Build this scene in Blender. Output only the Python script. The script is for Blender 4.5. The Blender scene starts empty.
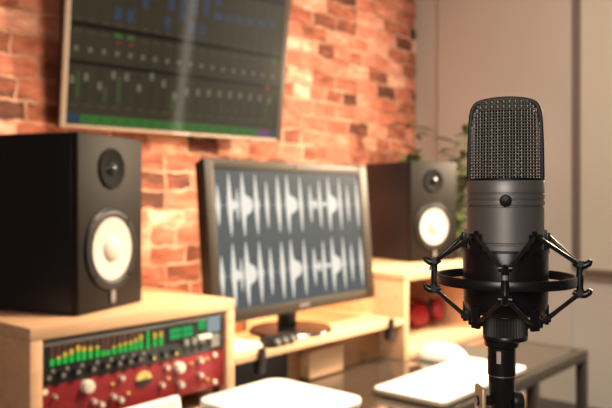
import bpy, bmesh, math, random
from mathutils import Vector, Matrix

random.seed(7)
S = bpy.context.scene
C = S.collection
PI = math.pi
R = math.radians

# ------------------------------------------------------------------ camera
# world axes follow the room: X along the brick wall, Y into the wall, Z up
EYE = Vector((-0.687, -1.285, 1.27))
cam_d = bpy.data.cameras.new('camera')
cam = bpy.data.objects.new('camera', cam_d)
C.objects.link(cam)
cam.location = EYE
cam.rotation_euler = (R(90), 0, R(-49.1))
cam_d.sensor_width = 36.0
cam_d.lens = 42.35
cam_d.shift_y = -7.0 / 612.0
cam_d.clip_start = 0.02
cam_d.dof.use_dof = True
cam_d.dof.focus_distance = 0.436
cam_d.dof.aperture_fstop = 11.0
S.camera = cam

# ------------------------------------------------------------------ world, lights, exposure
w = bpy.data.worlds.new('world')
S.world = w
w.use_nodes = True
w.node_tree.nodes['Background'].inputs[0].default_value = (1.0, 0.82, 0.62, 1)
w.node_tree.nodes['Background'].inputs[1].default_value = 0.3


def area(name, loc, target, size, power, col, size_y=None, spread=180):
    d = bpy.data.lights.new(name, 'AREA')
    d.energy = power
    d.color = col
    d.size = size
    if size_y:
        d.shape = 'RECTANGLE'
        d.size_y = size_y
    d.spread = R(spread)
    o = bpy.data.objects.new(name, d)
    C.objects.link(o)
    o.location = loc
    o.rotation_euler = (Vector(target) - Vector(loc)).to_track_quat('-Z', 'Y').to_euler()
    return o


# warm lamp of the room, to the right of the desk: throws the television's shade on the bricks
area('key_lamp', (2.60, -0.60, 1.82), (0.7, 0.95, 1.25), 0.20, 47, (1.0, 0.76, 0.53), spread=130)
# ceiling light over the desk, then a fill lamp added for the beige wall
area('desk_ceiling_light', (1.00, -0.85, 2.52), (1.02, 0.2, 0.85), 0.55, 42, (1.0, 0.80, 0.58), spread=92)
area('wall_fill_light', (1.35, -1.5, 2.58), (2.9, -0.6, 1.0), 0.6, 50, (1.0, 0.98, 0.88))  # added fill that brightens the right-hand wall
# soft fill lamp added beside the camera, aimed at the microphone
area('side_fill', (-1.9, -1.75, 1.75), (-0.26, -1.08, 1.28), 0.8, 5.5, (1.0, 0.95, 0.88), spread=80)

S.view_settings.view_transform = 'Standard'
S.view_settings.look = 'None'
S.view_settings.exposure = 0.0
S.view_settings.gamma = 1.0
S.view_settings.use_curve_mapping = False
S.cycles.use_denoising = True
S.cycles.max_bounces = 8
S.cycles.caustics_reflective = False
S.cycles.caustics_refractive = False


# ------------------------------------------------------------------ materials
def mat(name, col, rough=0.5, metal=0.0, var=0.06, scale=20.0, emit=None, estr=1.0, coat=0.0, bump=0.0, ior=1.5, spec=0.5):
    m = bpy.data.materials.new(name)
    m.use_nodes = True
    nt = m.node_tree
    b = nt.nodes['Principled BSDF']
    b.inputs['Roughness'].default_value = rough
    b.inputs['Metallic'].default_value = metal
    b.inputs['IOR'].default_value = ior
    b.inputs['Specular IOR Level'].default_value = spec
    b.inputs['Coat Weight'].default_value = coat
    tc = nt.nodes.new('ShaderNodeTexCoord')
    nz = nt.nodes.new('ShaderNodeTexNoise')
    nz.inputs['Scale'].default_value = scale
    nz.inputs['Detail'].default_value = 4
    nt.links.new(tc.outputs['Object'], nz.inputs['Vector'])
    rp = nt.nodes.new('ShaderNodeValToRGB')
    rp.color_ramp.elements[0].position = 0.3
    rp.color_ramp.elements[1].position = 0.7
    rp.color_ramp.elements[0].color = tuple(max(0, c * (1 - var)) for c in col) + (1,)
    rp.color_ramp.elements[1].color = tuple(min(1, c * (1 + var)) for c in col) + (1,)
    nt.links.new(nz.outputs['Fac'], rp.inputs['Fac'])
    nt.links.new(rp.outputs['Color'], b.inputs['Base Color'])
    if bump:
        bp = nt.nodes.new('ShaderNodeBump')
        bp.inputs['Strength'].default_value = bump
        bp.inputs['Distance'].default_value = 0.002
        nt.links.new(nz.outputs['Fac'], bp.inputs['Height'])
        nt.links.new(bp.outputs['Normal'], b.inputs['Normal'])
    if emit:
        b.inputs['Emission Color'].default_value = tuple(emit) + (1,)
        b.inputs['Emission Strength'].default_value = estr
    return m


def wood_mat(name, light, dark, rough=0.45, stretch=(1.2, 14, 14)):
    m = bpy.data.materials.new(name)
    m.use_nodes = True
    nt = m.node_tree
    b = nt.nodes['Principled BSDF']
    b.inputs['Roughness'].default_value = rough
    tc = nt.nodes.new('ShaderNodeTexCoord')
    mp = nt.nodes.new('ShaderNodeMapping')
    mp.inputs['Scale'].default_value = stretch
    nz = nt.nodes.new('ShaderNodeTexNoise')
    nz.inputs['Scale'].default_value = 3.0
    nz.inputs['Detail'].default_value = 6
    nz.inputs['Distortion'].default_value = 0.6
    rp = nt.nodes.new('ShaderNodeValToRGB')
    rp.color_ramp.elements[0].position = 0.35
    rp.color_ramp.elements[0].color = dark + (1,)
    rp.color_ramp.elements[1].position = 0.7
    rp.color_ramp.elements[1].color = light + (1,)
    L = nt.links.new
    L(tc.outputs['Object'], mp.inputs['Vector'])
    L(mp.outputs['Vector'], nz.inputs['Vector'])
    L(nz.outputs['Fac'], rp.inputs['Fac'])
    L(rp.outputs['Color'], b.inputs['Base Color'])
    return m


def brick_mat():
    m = bpy.data.materials.new('rustic_brick')
    m.use_nodes = True
    nt = m.node_tree
    L = nt.links.new
    b = nt.nodes['Principled BSDF']
    b.inputs['Roughness'].default_value = 0.8
    tc = nt.nodes.new('ShaderNodeTexCoord')
    sp = nt.nodes.new('ShaderNodeSeparateXYZ')
    cb = nt.nodes.new('ShaderNodeCombineXYZ')
    L(tc.outputs['Object'], sp.inputs[0])
    L(sp.outputs['X'], cb.inputs['X'])
    L(sp.outputs['Z'], cb.inputs['Y'])
    # wavy courses
    dn = nt.nodes.new('ShaderNodeTexNoise')
    dn.inputs['Scale'].default_value = 15
    dn.inputs['Detail'].default_value = 3
    L(cb.outputs[0], dn.inputs['Vector'])
    sub = nt.nodes.new('ShaderNodeVectorMath')
    sub.operation = 'SUBTRACT'
    sub.inputs[1].default_value = (0.5, 0.5, 0.5)
    L(dn.outputs['Color'], sub.inputs[0])
    sc = nt.nodes.new('ShaderNodeVectorMath')
    sc.operation = 'SCALE'
    sc.inputs['Scale'].default_value = 0.040
    L(sub.outputs[0], sc.inputs[0])
    ad = nt.nodes.new('ShaderNodeVectorMath')
    ad.operation = 'ADD'
    L(cb.outputs[0], ad.inputs[0])
    L(sc.outputs[0], ad.inputs[1])
    br = nt.nodes.new('ShaderNodeTexBrick')
    br.inputs['Scale'].default_value = 1.0
    br.inputs['Color1'].default_value = (0, 0, 0, 1)
    br.inputs['Color2'].default_value = (1, 1, 1, 1)
    br.inputs['Mortar'].default_value = (0.5, 0.5, 0.5, 1)
    br.inputs['Mortar Size'].default_value = 0.0065
    br.inputs['Mortar Smooth'].default_value = 0.4
    br.inputs['Brick Width'].default_value = 0.175
    br.squash = 0.7
    br.squash_frequency = 3
    br.inputs['Row Height'].default_value = 0.072
    br.offset = 0.42
    L(ad.outputs[0], br.inputs['Vector'])
    # blotches inside bricks
    n2 = nt.nodes.new('ShaderNodeTexNoise')
    n2.inputs['Scale'].default_value = 17
    n2.inputs['Detail'].default_value = 6
    n2.inputs['Roughness'].default_value = 0.65
    st2 = nt.nodes.new('ShaderNodeMapping')
    st2.inputs['Scale'].default_value = (0.62, 1.5, 1.0)
    L(cb.outputs[0], st2.inputs['Vector'])
    L(st2.outputs[0], n2.inputs['Vector'])
    mx = nt.nodes.new('ShaderNodeMix')
    mx.data_type = 'FLOAT'
    mx.inputs[0].default_value = 0.58
    L(br.outputs['Color'], mx.inputs[2])
    L(n2.outputs['Fac'], mx.inputs[3])
    rp = nt.nodes.new('ShaderNodeValToRGB')
    e = rp.color_ramp.elements
    e[0].position = 0.30
    e[0].color = (0.075, 0.022, 0.010, 1)
    e[1].position = 0.76
    e[1].color = (0.80, 0.50, 0.36, 1)
    for p, c in ((0.41, (0.23, 0.066, 0.032)), (0.49, (0.40, 0.115, 0.062)), (0.58, (0.52, 0.172, 0.103)), (0.66, (0.60, 0.25, 0.16))):
        q = e.new(p)
        q.color = c + (1,)
    L(mx.outputs[0], rp.inputs['Fac'])
    n3 = nt.nodes.new('ShaderNodeTexNoise')
    n3.inputs['Scale'].default_value = 5
    n3.inputs['Detail'].default_value = 3
    L(cb.outputs[0], n3.inputs['Vector'])
    mr = nt.nodes.new('ShaderNodeValToRGB')
    mr.color_ramp.elements[0].position = 0.38
    mr.color_ramp.elements[0].color = (0.28, 0.10, 0.05, 1)
    mr.color_ramp.elements[1].position = 0.62
    mr.color_ramp.elements[1].color = (0.68, 0.40, 0.27, 1)
    L(n3.outputs['Fac'], mr.inputs['Fac'])
    m2 = nt.nodes.new('ShaderNodeMix')
    m2.data_type = 'RGBA'
    L(br.outputs['Fac'], m2.inputs[0])
    L(rp.outputs['Color'], m2.inputs[6])
    L(mr.outputs['Color'], m2.inputs[7])
    L(m2.outputs[2], b.inputs['Base Color'])
    inv = nt.nodes.new('ShaderNodeMath')
    inv.operation = 'MULTIPLY_ADD'
    inv.inputs[1].default_value = -1.0
    L(br.outputs['Fac'], inv.inputs[0])
    L(n2.outputs['Fac'], inv.inputs[2])
    bp = nt.nodes.new('ShaderNodeBump')
    bp.inputs['Strength'].default_value = 0.8
    bp.inputs['Distance'].default_value = 0.008
    L(inv.outputs[0], bp.inputs['Height'])
    L(bp.outputs['Normal'], b.inputs['Normal'])
    return m


def screen_mat(name, col, strength=1.0, rough=0.25, spec=0.5, ior=1.5):
    m = mat(name, (0.004, 0.004, 0.004), rough, emit=col, estr=strength, spec=spec, ior=ior)
    return m


M = {}
M['brick'] = brick_mat()
M['beige'] = mat('beige_plaster', (0.565, 0.54, 0.48), 0.9, var=0.02, scale=3)
M['blind'] = mat('cream_fabric', (0.60, 0.57, 0.47), 0.9, var=0.03, scale=300)
M['fabric'] = mat('pinkish_fabric', (0.56, 0.525, 0.46), 0.9, var=0.03, scale=300)
M['darkwall'] = mat('brown_wall_paint', (0.16, 0.12, 0.09), 0.85, var=0.03, scale=3)
M['streak_glow'] = mat('streak_glow_surface', (0.5, 0.5, 0.5), 0.5, emit=(1.0, 0.9, 0.76), estr=1.6)  # glow of the added strip that the television mirrors
M['graytrim'] = mat('grey_trim', (0.20, 0.16, 0.14), 0.7)
M['raildark'] = mat('dark_rail', (0.16, 0.12, 0.09), 0.6)
M['floor'] = wood_mat('oak_floor', (0.34, 0.22, 0.13), (0.22, 0.13, 0.07), 0.5, (1, 9, 9))
M['ceil'] = mat('white_ceiling', (0.75, 0.70, 0.62), 0.9, var=0.02)
M['ply'] = wood_mat('birch_plywood', (0.72, 0.45, 0.26), (0.62, 0.36, 0.195), 0.5)
M['plyedge'] = wood_mat('plywood_edge', (0.70, 0.50, 0.31), (0.56, 0.37, 0.21), 0.5, (2, 60, 60))
M['plydark'] = wood_mat('brown_hardboard', (0.50, 0.25, 0.11), (0.40, 0.19, 0.08), 0.5)
M['black'] = mat('black_plastic', (0.010, 0.0095, 0.009), 0.45, spec=0.35)
M['matt'] = mat('matt_black', (0.006, 0.0055, 0.005), 0.7, spec=0.1)
M['blackgloss'] = mat('gloss_black', (0.009, 0.009, 0.009), 0.24)
M['rubber'] = mat('black_rubber', (0.02, 0.02, 0.02), 0.65)
M['spk'] = mat('speaker_vinyl', (0.0125, 0.0100, 0.0070), 0.5, var=0.1, scale=120, bump=0.05, spec=0.14)
M['spk_cool'] = mat('speaker_vinyl_cool', (0.0125, 0.013, 0.017), 0.4, var=0.1, scale=120, spec=0.3)  # same vinyl as the baffle, cool side light put into its bluish colour
M['cone'] = mat('white_cone', (0.56, 0.50, 0.43), 0.6, var=0.02)
M['silver'] = mat('silver_metal', (0.62, 0.56, 0.50), 0.35, 0.9, var=0.03)
M['bezel'] = mat('dark_bezel', (0.036, 0.027, 0.017), 0.5, spec=0.3)
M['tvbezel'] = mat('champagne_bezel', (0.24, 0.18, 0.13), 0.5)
M['micbody'] = mat('gunmetal_paint', (0.175, 0.16, 0.148), 0.44, 0.55, var=0.03, scale=200)
M['micband'] = mat('black_enamel', (0.007, 0.007, 0.007), 0.4, 0.0, spec=0.16)
M['wire'] = mat('steel_wire', (0.22, 0.20, 0.175), 0.42, 0.6, var=0.05)
M['capsule'] = mat('dark_foam', (0.003, 0.003, 0.003), 1.0, spec=0.0)
M['mount'] = mat('satin_black', (0.0075, 0.0075, 0.0085), 0.30, 0.0, var=0.1, spec=0.45)
M['knurl'] = mat('worn_black_metal', (0.035, 0.032, 0.029), 0.45, 0.3)
M['band'] = mat('elastic_cord', (0.012, 0.012, 0.012), 0.30, var=0.1, scale=400)
M['brass'] = mat('tan_metal', (0.55, 0.38, 0.22), 0.4, 0.4)
M['emblem'] = mat('pink_label', (0.50, 0.34, 0.28), 0.5)
M['red'] = mat('red_faceplate', (0.23, 0.016, 0.020), 0.42)
M['redph'] = mat('red_plastic', (0.30, 0.008, 0.018), 0.4)
M['cream'] = mat('cream_knob', (0.80, 0.72, 0.58), 0.4)
M['gold'] = mat('amber_meter', (0.62, 0.46, 0.13), 0.4, emit=(0.8, 0.55, 0.12), estr=0.10)
M['teal'] = mat('dark_faceplate', (0.020, 0.026, 0.026), 0.35)
M['greystrip'] = mat('grey_faceplate', (0.24, 0.23, 0.21), 0.4)
M['knobgrey'] = mat('grey_knob', (0.22, 0.21, 0.19), 0.45)
M['knobblack'] = mat('black_knob', (0.012, 0.012, 0.013), 0.4)
M['white'] = mat('white_plastic', (0.86, 0.82, 0.77), 0.4, var=0.01)
M['offwhite'] = mat('warm_white_plastic', (0.70, 0.63, 0.55), 0.4, var=0.01)
M['alu'] = mat('pale_aluminium', (0.60, 0.53, 0.45), 0.35, 0.6)
M['smoked'] = mat('smoked_glass', (0.055, 0.042, 0.030), 0.05, ior=3.0, coat=0.3, var=0.02)
M['frame'] = mat('dark_metal_frame', (0.035, 0.029, 0.024), 0.35, 0.3)
M['pad'] = mat('grey_mousepad', (0.075, 0.066, 0.052), 0.85)
M['leaf'] = mat('green_leaf', (0.13, 0.17, 0.06), 0.5, var=0.35, scale=12)
M['stem'] = mat('plant_stem', (0.13, 0.11, 0.05), 0.7)
M['soil'] = mat('potting_soil', (0.05, 0.03, 0.02), 0.95)
M['pot'] = mat('clay_pot', (0.45, 0.36, 0.28), 0.7)
M['door'] = wood_mat('walnut_door', (0.20, 0.12, 0.07), (0.13, 0.07, 0.04), 0.5)
M['paletrim'] = mat('pale_trim', (0.8, 0.72, 0.6), 0.6)
M['paper'] = mat('white_paper', (0.85, 0.80, 0.72), 0.8)
M['pinkpot'] = mat('pale_pink_ceramic', (0.62, 0.38, 0.27), 0.4)
# screens and lamps of the equipment
M['led_g'] = screen_mat('led_green', (0.01, 0.48, 0.06), 1.0)
M['led_y'] = screen_mat('led_amber', (0.80, 0.48, 0.05), 0.9)
M['led_off'] = mat('led_dark_red', (0.065, 0.028, 0.022), 0.4)
M['lcd_g'] = screen_mat('lcd_green', (0.01, 0.42, 0.10), 0.9)
M['lcd_w'] = screen_mat('lcd_white', (0.42, 0.50, 0.52), 0.7)
M['mon_bg'] = screen_mat('screen_slate', (0.072, 0.092, 0.100), 1.0, 0.5, 0.1)
M['mon_w'] = screen_mat('screen_white', (0.88, 0.84, 0.74), 1.0, 0.5, 0.1)
M['mon_l'] = screen_mat('screen_grey', (0.32, 0.35, 0.35), 1.0, 0.5, 0.1)
M['tv_bg'] = screen_mat('screen_dark', (0.034, 0.028, 0.016), 1.0, 0.06, 0.5, 1.85)  # glow raised to carry the haze mirrored on the glass
M['tv_dark'] = screen_mat('screen_black', (0.004, 0.004, 0.003), 1.0, 0.06, 0.5, 1.85)
M['tv_lane'] = screen_mat('screen_lane', (0.012, 0.010, 0.008), 1.0, 0.06, 0.5, 1.85)
M['tv_w'] = screen_mat('screen_knob', (0.14, 0.12, 0.085), 1.0, 0.06, 0.5, 1.85)
M['tv_gr'] = screen_mat('screen_dim', (0.060, 0.052, 0.034), 1.0, 0.06, 0.5, 1.85)
M['tv_g'] = screen_mat('screen_green', (0.030, 0.13, 0.022), 1.0, 0.06, 0.5, 1.85)
M['tv_dg'] = screen_mat('screen_meter', (0.034, 0.075, 0.016), 1.0, 0.06, 0.5, 1.85)
M['tv_b'] = screen_mat('screen_blue', (0.030, 0.045, 0.075), 1.0, 0.06, 0.5, 1.85)
M['tv_r'] = screen_mat('screen_red', (0.22, 0.030, 0.020), 1.0, 0.06, 0.5, 1.85)
M['tv_p'] = screen_mat('screen_purple', (0.14, 0.045, 0.12), 1.0, 0.06, 0.5, 1.85)
M['tv_n'] = screen_mat('screen_navy', (0.020, 0.040, 0.065), 1.0, 0.06, 0.5, 1.85)


# ------------------------------------------------------------------ mesh helpers
class MB:
    def __init__(s):
        s.v, s.f, s.m, s.mats = [], [], [], []

    def mi(s, m):
        if m not in s.mats:
            s.mats.append(m)
        return s.mats.index(m)

    def add(s, vs, fs, m, mx=None):
        k = len(s.v)
        for p in vs:
            p = Vector(p)
            s.v.append(mx @ p if mx is not None else p)
        i = s.mi(m)
        for f in fs:
            s.f.append([a + k for a in f])
            s.m.append(i)
        return s

    def box(s, lo, hi, m, mx=None):
        x0, y0, z0 = lo
        x1, y1, z1 = hi
        vs = [(x0, y0, z0), (x1, y0, z0), (x1, y1, z0), (x0, y1, z0), (x0, y0, z1), (x1, y0, z1), (x1, y1, z1), (x0, y1, z1)]
        fs = [(0, 3, 2, 1), (4, 5, 6, 7), (0, 1, 5, 4), (1, 2, 6, 5), (2, 3, 7, 6), (3, 0, 4, 7)]
        return s.add(vs, fs, m, mx)

    def lathe(s, prof, m, n=48, mx=None, sy=1.0, closed=False):
        """profile of (radius, z) turned about z; end points with radius 0 close it"""
        vs, fs, rings = [], [], []
        for r, z in prof:
            if r < 1e-7:
                rings.append([len(vs)])
                vs.append((0, 0, z))
            else:
                rings.append(list(range(len(vs), len(vs) + n)))
                vs += [(r * math.cos(2 * PI * k / n), sy * r * math.sin(2 * PI * k / n), z) for k in range(n)]
        pairs = list(zip(rings[:-1], rings[1:]))
        if closed:
            pairs.append((rings[-1], rings[0]))
        for a, b in pairs:
            for k in range(n):
                k2 = (k + 1) % n
                if len(a) == 1 and len(b) == 1:
                    continue
                if len(a) == 1:
                    fs.append((a[0], b[k2], b[k]))
                elif len(b) == 1:
                    fs.append((a[k], a[k2], b[0]))
                else:
                    fs.append((a[k], a[k2], b[k2], b[k]))
        return s.add(vs, fs, m, mx)

    def tube(s, pts, r, m, n=8, mx=None, closed=False, flat=None):
        pts = [Vector(p) for p in pts]
        N = len(pts)
        rr = r if isinstance(r, (list, tuple)) else [r] * N
        vs, fs = [], []
        up = None
        for i, p in enumerate(pts):
            a = pts[i - 1] if (i > 0 or closed) else pts[i]
            b = pts[(i + 1) % N] if (i < N - 1 or closed) else pts[i]
            t = (b - a).normalized()
            if up is None:
                up = Vector((0, 0, 1)) if abs(t.z) < 0.9 else Vector((1, 0, 0))
            x = t.cross(up)
            if x.length < 1e-6:
                x = t.orthogonal()
            x.normalize()
            y = x.cross(t).normalized()
            up = y
            for k in range(n):
                an = 2 * PI * k / n
                vs.append(p + (x * math.cos(an) + y * math.sin(an) * (flat or 1.0)) * rr[i])
        for i in range(N if closed else N - 1):
            j = (i + 1) % N
            for k in range(n):
                k2 = (k + 1) % n
                fs.append((i * n + k, i * n + k2, j * n + k2, j * n + k))
        if not closed:
            fs.append(tuple(reversed(range(n))))
            fs.append(tuple(range((N - 1) * n, N * n)))
        return s.add(vs, fs, m, mx)

    def prism(s, poly, z0, z1, m, mx=None):
        n = len(poly)
        vs = [(x, y, z0) for x, y in poly] + [(x, y, z1) for x, y in poly]
        fs = [tuple(reversed(range(n))), tuple(range(n, 2 * n))] + [(k, (k + 1) % n, n + (k + 1) % n, n + k) for k in range(n)]
        return s.add(vs, fs, m, mx)

    def ball(s, c, r, m, n=16, mx=None, sc=(1, 1, 1)):
        prof = [(math.sin(PI * k / n) * r, -math.cos(PI * k / n) * r) for k in range(n + 1)]
        prof[0] = (0, -r)
        prof[-1] = (0, r)
        T = Matrix.Translation(c) @ Matrix.Diagonal((sc[0], sc[1], sc[2], 1))
        return s.lathe(prof, m, 2 * n, (mx @ T) if mx is not None else T)

    def build(s, name, parent=None, bevel=0.0, seg=2, smooth=0.6, label=None):
        me = bpy.data.meshes.new(name)
        me.from_pydata([tuple(v) for v in s.v], [], s.f)
        for m in s.mats:
            me.materials.append(m)
        for p, i in zip(me.polygons, s.m):
            p.material_index = i
        bm = bmesh.new()
        bm.from_mesh(me)
        bmesh.ops.recalc_face_normals(bm, faces=bm.faces)
        if bevel:
            es = [e for e in bm.edges if len(e.link_faces) == 2 and e.calc_face_angle(0) > R(35)]
            bmesh.ops.bevel(bm, geom=es, offset=bevel, segments=seg, profile=0.5, affect='EDGES', clamp_overlap=True)
        bm.to_mesh(me)
        bm.free()
        if smooth:
            for p in me.polygons:
                p.use_smooth = True
            me.set_sharp_from_angle(angle=smooth)
        o = bpy.data.objects.new(name, me)
        C.objects.link(o)
        if parent is not None:
            o.parent = parent
        if label:
            o['label'] = label
        return o


def thing(name, label, cat, loc=(0, 0, 0), rz=0.0, group=None):
    o = bpy.data.objects.new(name, None)
    o.empty_display_size = 0.05
    C.objects.link(o)
    o.location = loc
    o.rotation_euler = (0, 0, rz)
    tag(o, label, cat, group)
    return o


def tag(o, label, cat, group=None):
    o['label'] = label
    o['category'] = cat
    if group:
        o['group'] = group
    return o


def struct(name, mb, **k):
    o = mb.build(name, **k)
    o['kind'] = 'structure'
    return o


def rrect(x0, y0, x1, y1, r, n=6):
    out = []
    for cx, cy, a in ((x1 - r, y0 + r, -90), (x1 - r, y1 - r, 0), (x0 + r, y1 - r, 90), (x0 + r, y0 + r, 180)):
        for k in range(n + 1):
            t = R(a + 90 * k / n)
            out.append((cx + r * math.cos(t), cy + r * math.sin(t)))
    return out


RX = Matrix.Rotation(R(90), 4, 'X')        # lathe axis z -> -y (towards the front of a thing)

# ------------------------------------------------------------------ the room
X0, X1, Y0, Y1, H = -2.4, 2.835, -3.7, 0.935, 2.62
struct('floor', MB().box((X0, Y0, -0.1), (X1, Y1, 0), M['floor']))
struct('ceiling', MB().box((X0, Y0, H), (X1, Y1, H + 0.1), M['ceil']))
struct('wall_back', MB().box((X0 - 0.1, Y1, -0.1), (X1 + 0.1, Y1 + 0.12, H + 0.1), M['brick']))
struct('wall_right', MB().box((X1, Y0, -0.1), (X1 + 0.12, Y1, H + 0.1), M['beige']))
struct('wall_left', MB().box((X0 - 0.12, Y0, -0.1), (X0, Y1, H + 0.1), M['darkwall']))
struct('wall_front', MB().box((X0 - 0.1, Y0 - 0.12, -0.1), (X1 + 0.1, Y0, H + 0.1), M['darkwall']))
struct('baseboard_right', MB().box((X1 - 0.014, -2.95, 0), (X1, Y1, 0.09), M['paletrim']), bevel=0.003)
struct('trim_1', MB().box((X1 - 0.02, -0.010, 0.92), (X1, 0.034, H), M['graytrim']), bevel=0.002)
struct('trim_2', MB().box((X1 - 0.03, -3.08, 0), (X1, -3.04, H), M['paletrim']), bevel=0.003)
struct('streak_strip_1', MB().box((X1 - 0.012, -3.035, 0.6), (X1, -2.93, 2.4), M['streak_glow']))  # glowing strip added out of view, for the streak mirrored in the television
d1 = struct('door_1', MB().box((X1 - 0.02, -3.66, 0.0), (X1, -3.08, 2.1), M['door']), bevel=0.003)
MB().tube([(X1 - 0.02, -3.16, 1.0), (X1 - 0.07, -3.16, 1.0), (X1 - 0.07, -3.27, 1.0)], 0.009, M['silver']).build('door_handle', d1)

# fabric panels hanging in front of the right-hand wall
pc = thing('panel_curtain', 'tall pinkish beige fabric panel hanging against the wall beside the bricks', 'curtain', (X1 - 0.012, 0.4085, 0.06))
MB().box((-0.004, -0.3725, 0), (0.004, 0.3725, H - 0.10), M['fabric']).build('fabric', pc)
MB().box((-0.012, -0.3725, H - 0.10), (0.012, 0.3725, H - 0.06), M['alu']).build('track', pc, bevel=0.003)
rb = thing('roller_blind', 'cream roller blind drawn down to a dark rail above the desk corner', 'blind', (X1 - 0.03, -0.75, 0.905))
MB().box((-0.003, -0.755, 0.02), (0.003, 0.737, H - 0.98), M['blind']).build('fabric', rb)
MB().box((-0.010, -0.755, -0.012), (0.010, 0.737, 0.02), M['raildark']).build('bottom_rail', rb, bevel=0.004, label='dark bottom rail')
MB().tube([(0, -0.755, H - 0.95), (0, 0.737, H - 0.95)], 0.03, M['alu'], 20).build('roller', rb)

# ------------------------------------------------------------------ desk
ZT, ZS, ZB = 0.74, 0.876, 1.021            # worktop, shelf, top of the two boxes
dk = thing('studio_desk', 'studio desk with smoked glass worktop in a dark metal frame', 'desk', (0.9, 0, 0))
DX0, DX1, DY0, DY1 = -0.12 - 0.9, 1.84 - 0.9, -0.39, 0.56
MB().box((DX0 + 0.03, DY0 + 0.03, ZT - 0.012), (DX1 - 0.03, DY1 - 0.03, ZT), M['smoked']).build('worktop', dk)
fr = MB()
fr.box((DX0, DY0, ZT - 0.034), (DX1, DY0 + 0.03, ZT), M['frame'])
fr.box((DX0, DY1 - 0.03, ZT - 0.034), (DX1, DY1, ZT), M['frame'])
fr.box((DX0, DY0 + 0.03, ZT - 0.034), (DX0 + 0.03, DY1 - 0.03, ZT), M['frame'])
fr.box((DX1 - 0.03, DY0 + 0.03, ZT - 0.034), (DX1, DY1 - 0.03, ZT), M['frame'])
fr.build('frame', dk, bevel=0.002)
for lx, ly in ((DX0, DY0), (DX1 - 0.032, DY0), (DX0, DY1 - 0.032), (DX1 - 0.032, DY1 - 0.032), (0.50, DY0)):
    MB().box((lx, ly, 0), (lx + 0.032, ly + 0.032, ZT - 0.034), M['frame']).build('leg', dk, bevel=0.002)

# two plywood boxes standing on the worktop, a shelf between them


def ply_box(name, label, x0, x1, d, loc_y=0.0):
    t = thing(name, label, 'cabinet', (x0, loc_y, ZT))
    W, Hh, th = x1 - x0, ZB - ZT, 0.026
    MB().box((0, 0, 0), (th, d, Hh - th), M['ply']).build('side_board', t, bevel=0.0015)
    MB().box((W - th, 0, 0), (W, d, Hh - th), M['ply']).build('side_board', t, bevel=0.0015)
    MB().box((0, 0, Hh - th), (W, d, Hh), M['ply']).build('top_board', t, bevel=0.002)
    MB().box((th, 0.002, 0), (W - th, d, th), M['ply']).build('bottom_board', t, bevel=0.0015)
    MB().box((th, d - 0.012, th), (W - th, d, Hh - th), M['ply']).build('back_board', t)
    return t


ply_box('rack_cabinet', 'pale plywood box holding the rack units with a loudspeaker on top', 0.0, 0.53, 0.50)
ply_box('rack_cabinet', 'open pale plywood box with red headphones inside', 1.283, 1.90, 0.53)
sh = thing('monitor_shelf', 'pale plywood shelf under the computer monitor, between two plywood boxes', 'shelf', (0.532, 0, ZT))
SW = 0.749
MB().box((0, 0, ZS - ZT - 0.018), (SW, 0.52, ZS - ZT), M['ply']).build('shelf_board', sh, bevel=0.0015)
MB().box((0.30, 0.10, 0), (SW, 0.115, ZS - ZT - 0.018), M['plydark']).build('back_board', sh)
MB().box((0.0, 0.10, 0), (0.30, 0.115, ZS - ZT - 0.018), M['black']).build('dark_gap_board', sh, label='black board filling the dark gap under the shelf')  # black board put in for the dark opening under the shelf
MB().box((0.350, 0.060, 0.004), (0.510, 0.0995, 0.085), M['ply']).build('lit_patch_block', sh, bevel=0.004)  # paler block stands in for the lit patch of the back board
for bx in (0.075, 0.655):
    m_ = MB().box((bx, -0.006, ZS - ZT - 0.055), (bx + 0.022, 0.012, ZS - ZT - 0.0185), M['black'])
    m_.box((bx, -0.012, ZS - ZT - 0.03), (bx + 0.022, -0.002, ZS - ZT + 0.012), M['black'])
    m_.build('clamp', sh, bevel=0.002, label='small dark clamp')

# ------------------------------------------------------------------ rack units (origin: front plane of the box, Y = 0)


def knob(r, l, m, x, z, parent, nm='knob', cap=None, y=0.0):
    k = MB().lathe([(0, 0), (r, 0), (r * 0.97, l * 0.7), (r * 0.86, l), (0, l)], m, 24, Matrix.Translation((x, y, z)) @ RX)
    if cap:
        k.lathe([(0, l * 1.02), (r * 0.5, l * 1.02), (r * 0.5, l * 1.08), (0, l * 1.08)], cap, 20, Matrix.Translation((x, y, z)) @ RX)
    return k.build(nm, parent)


mu = thing('rack_mixer', 'black rack unit with a row of green and amber level meters', 'audio equipment', (0.0, 0.012, 0.902))
FX0, FX1, UH = 0.0275, 0.5025, 0.0875
MB().box((FX0, 0, 0.0005), (FX1, 0.01, UH), M['teal']).build('faceplate', mu, bevel=0.001)
MB().box((FX0 + 0.02, 0.01, 0.002), (FX1 - 0.02, 0.30, UH - 0.004), M['black']).build('chassis', mu)
MB().box((FX0 + 0.001, -0.002, UH - 0.010), (FX1 - 0.001, 0.0, UH - 0.001), M['greystrip']).build('top_strip', mu)
mx_ = [0.051, 0.065, 0.079, 0.093, 0.108, 0.121, 0.136, 0.152, 0.166, 0.178, 0.192, 0.207, 0.220, 0.234, 0.247, 0.260]
gl = [.35, .30, .36, .42, .50, .45, .42, .48, .30, .28, .36, .36, .40, .38, .45, .52]
am = [.00, .14, .22, .26, .30, .24, .22, .14, .00, .00, .10, .14, .16, .18, .20, .28]
Z0m, Hm = 0.037, 0.040


def meter(x, wd, g, a, z0, h):
    k = MB()
    k.box((x - wd / 2, -0.0022, z0), (x + wd / 2, -0.0002, z0 + h), M['led_off'])
    k.box((x - wd * .42, -0.003, z0 + 0.001), (x + wd * .42, -0.0022, z0 + h * g), M['led_g'])
    if a:
        k.box((x - wd * .42, -0.003, z0 + h * g + 0.0006), (x + wd * .42, -0.0022, z0 + h * (g + a)), M['led_y'])
    k.build('level_meter', mu)


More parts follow.
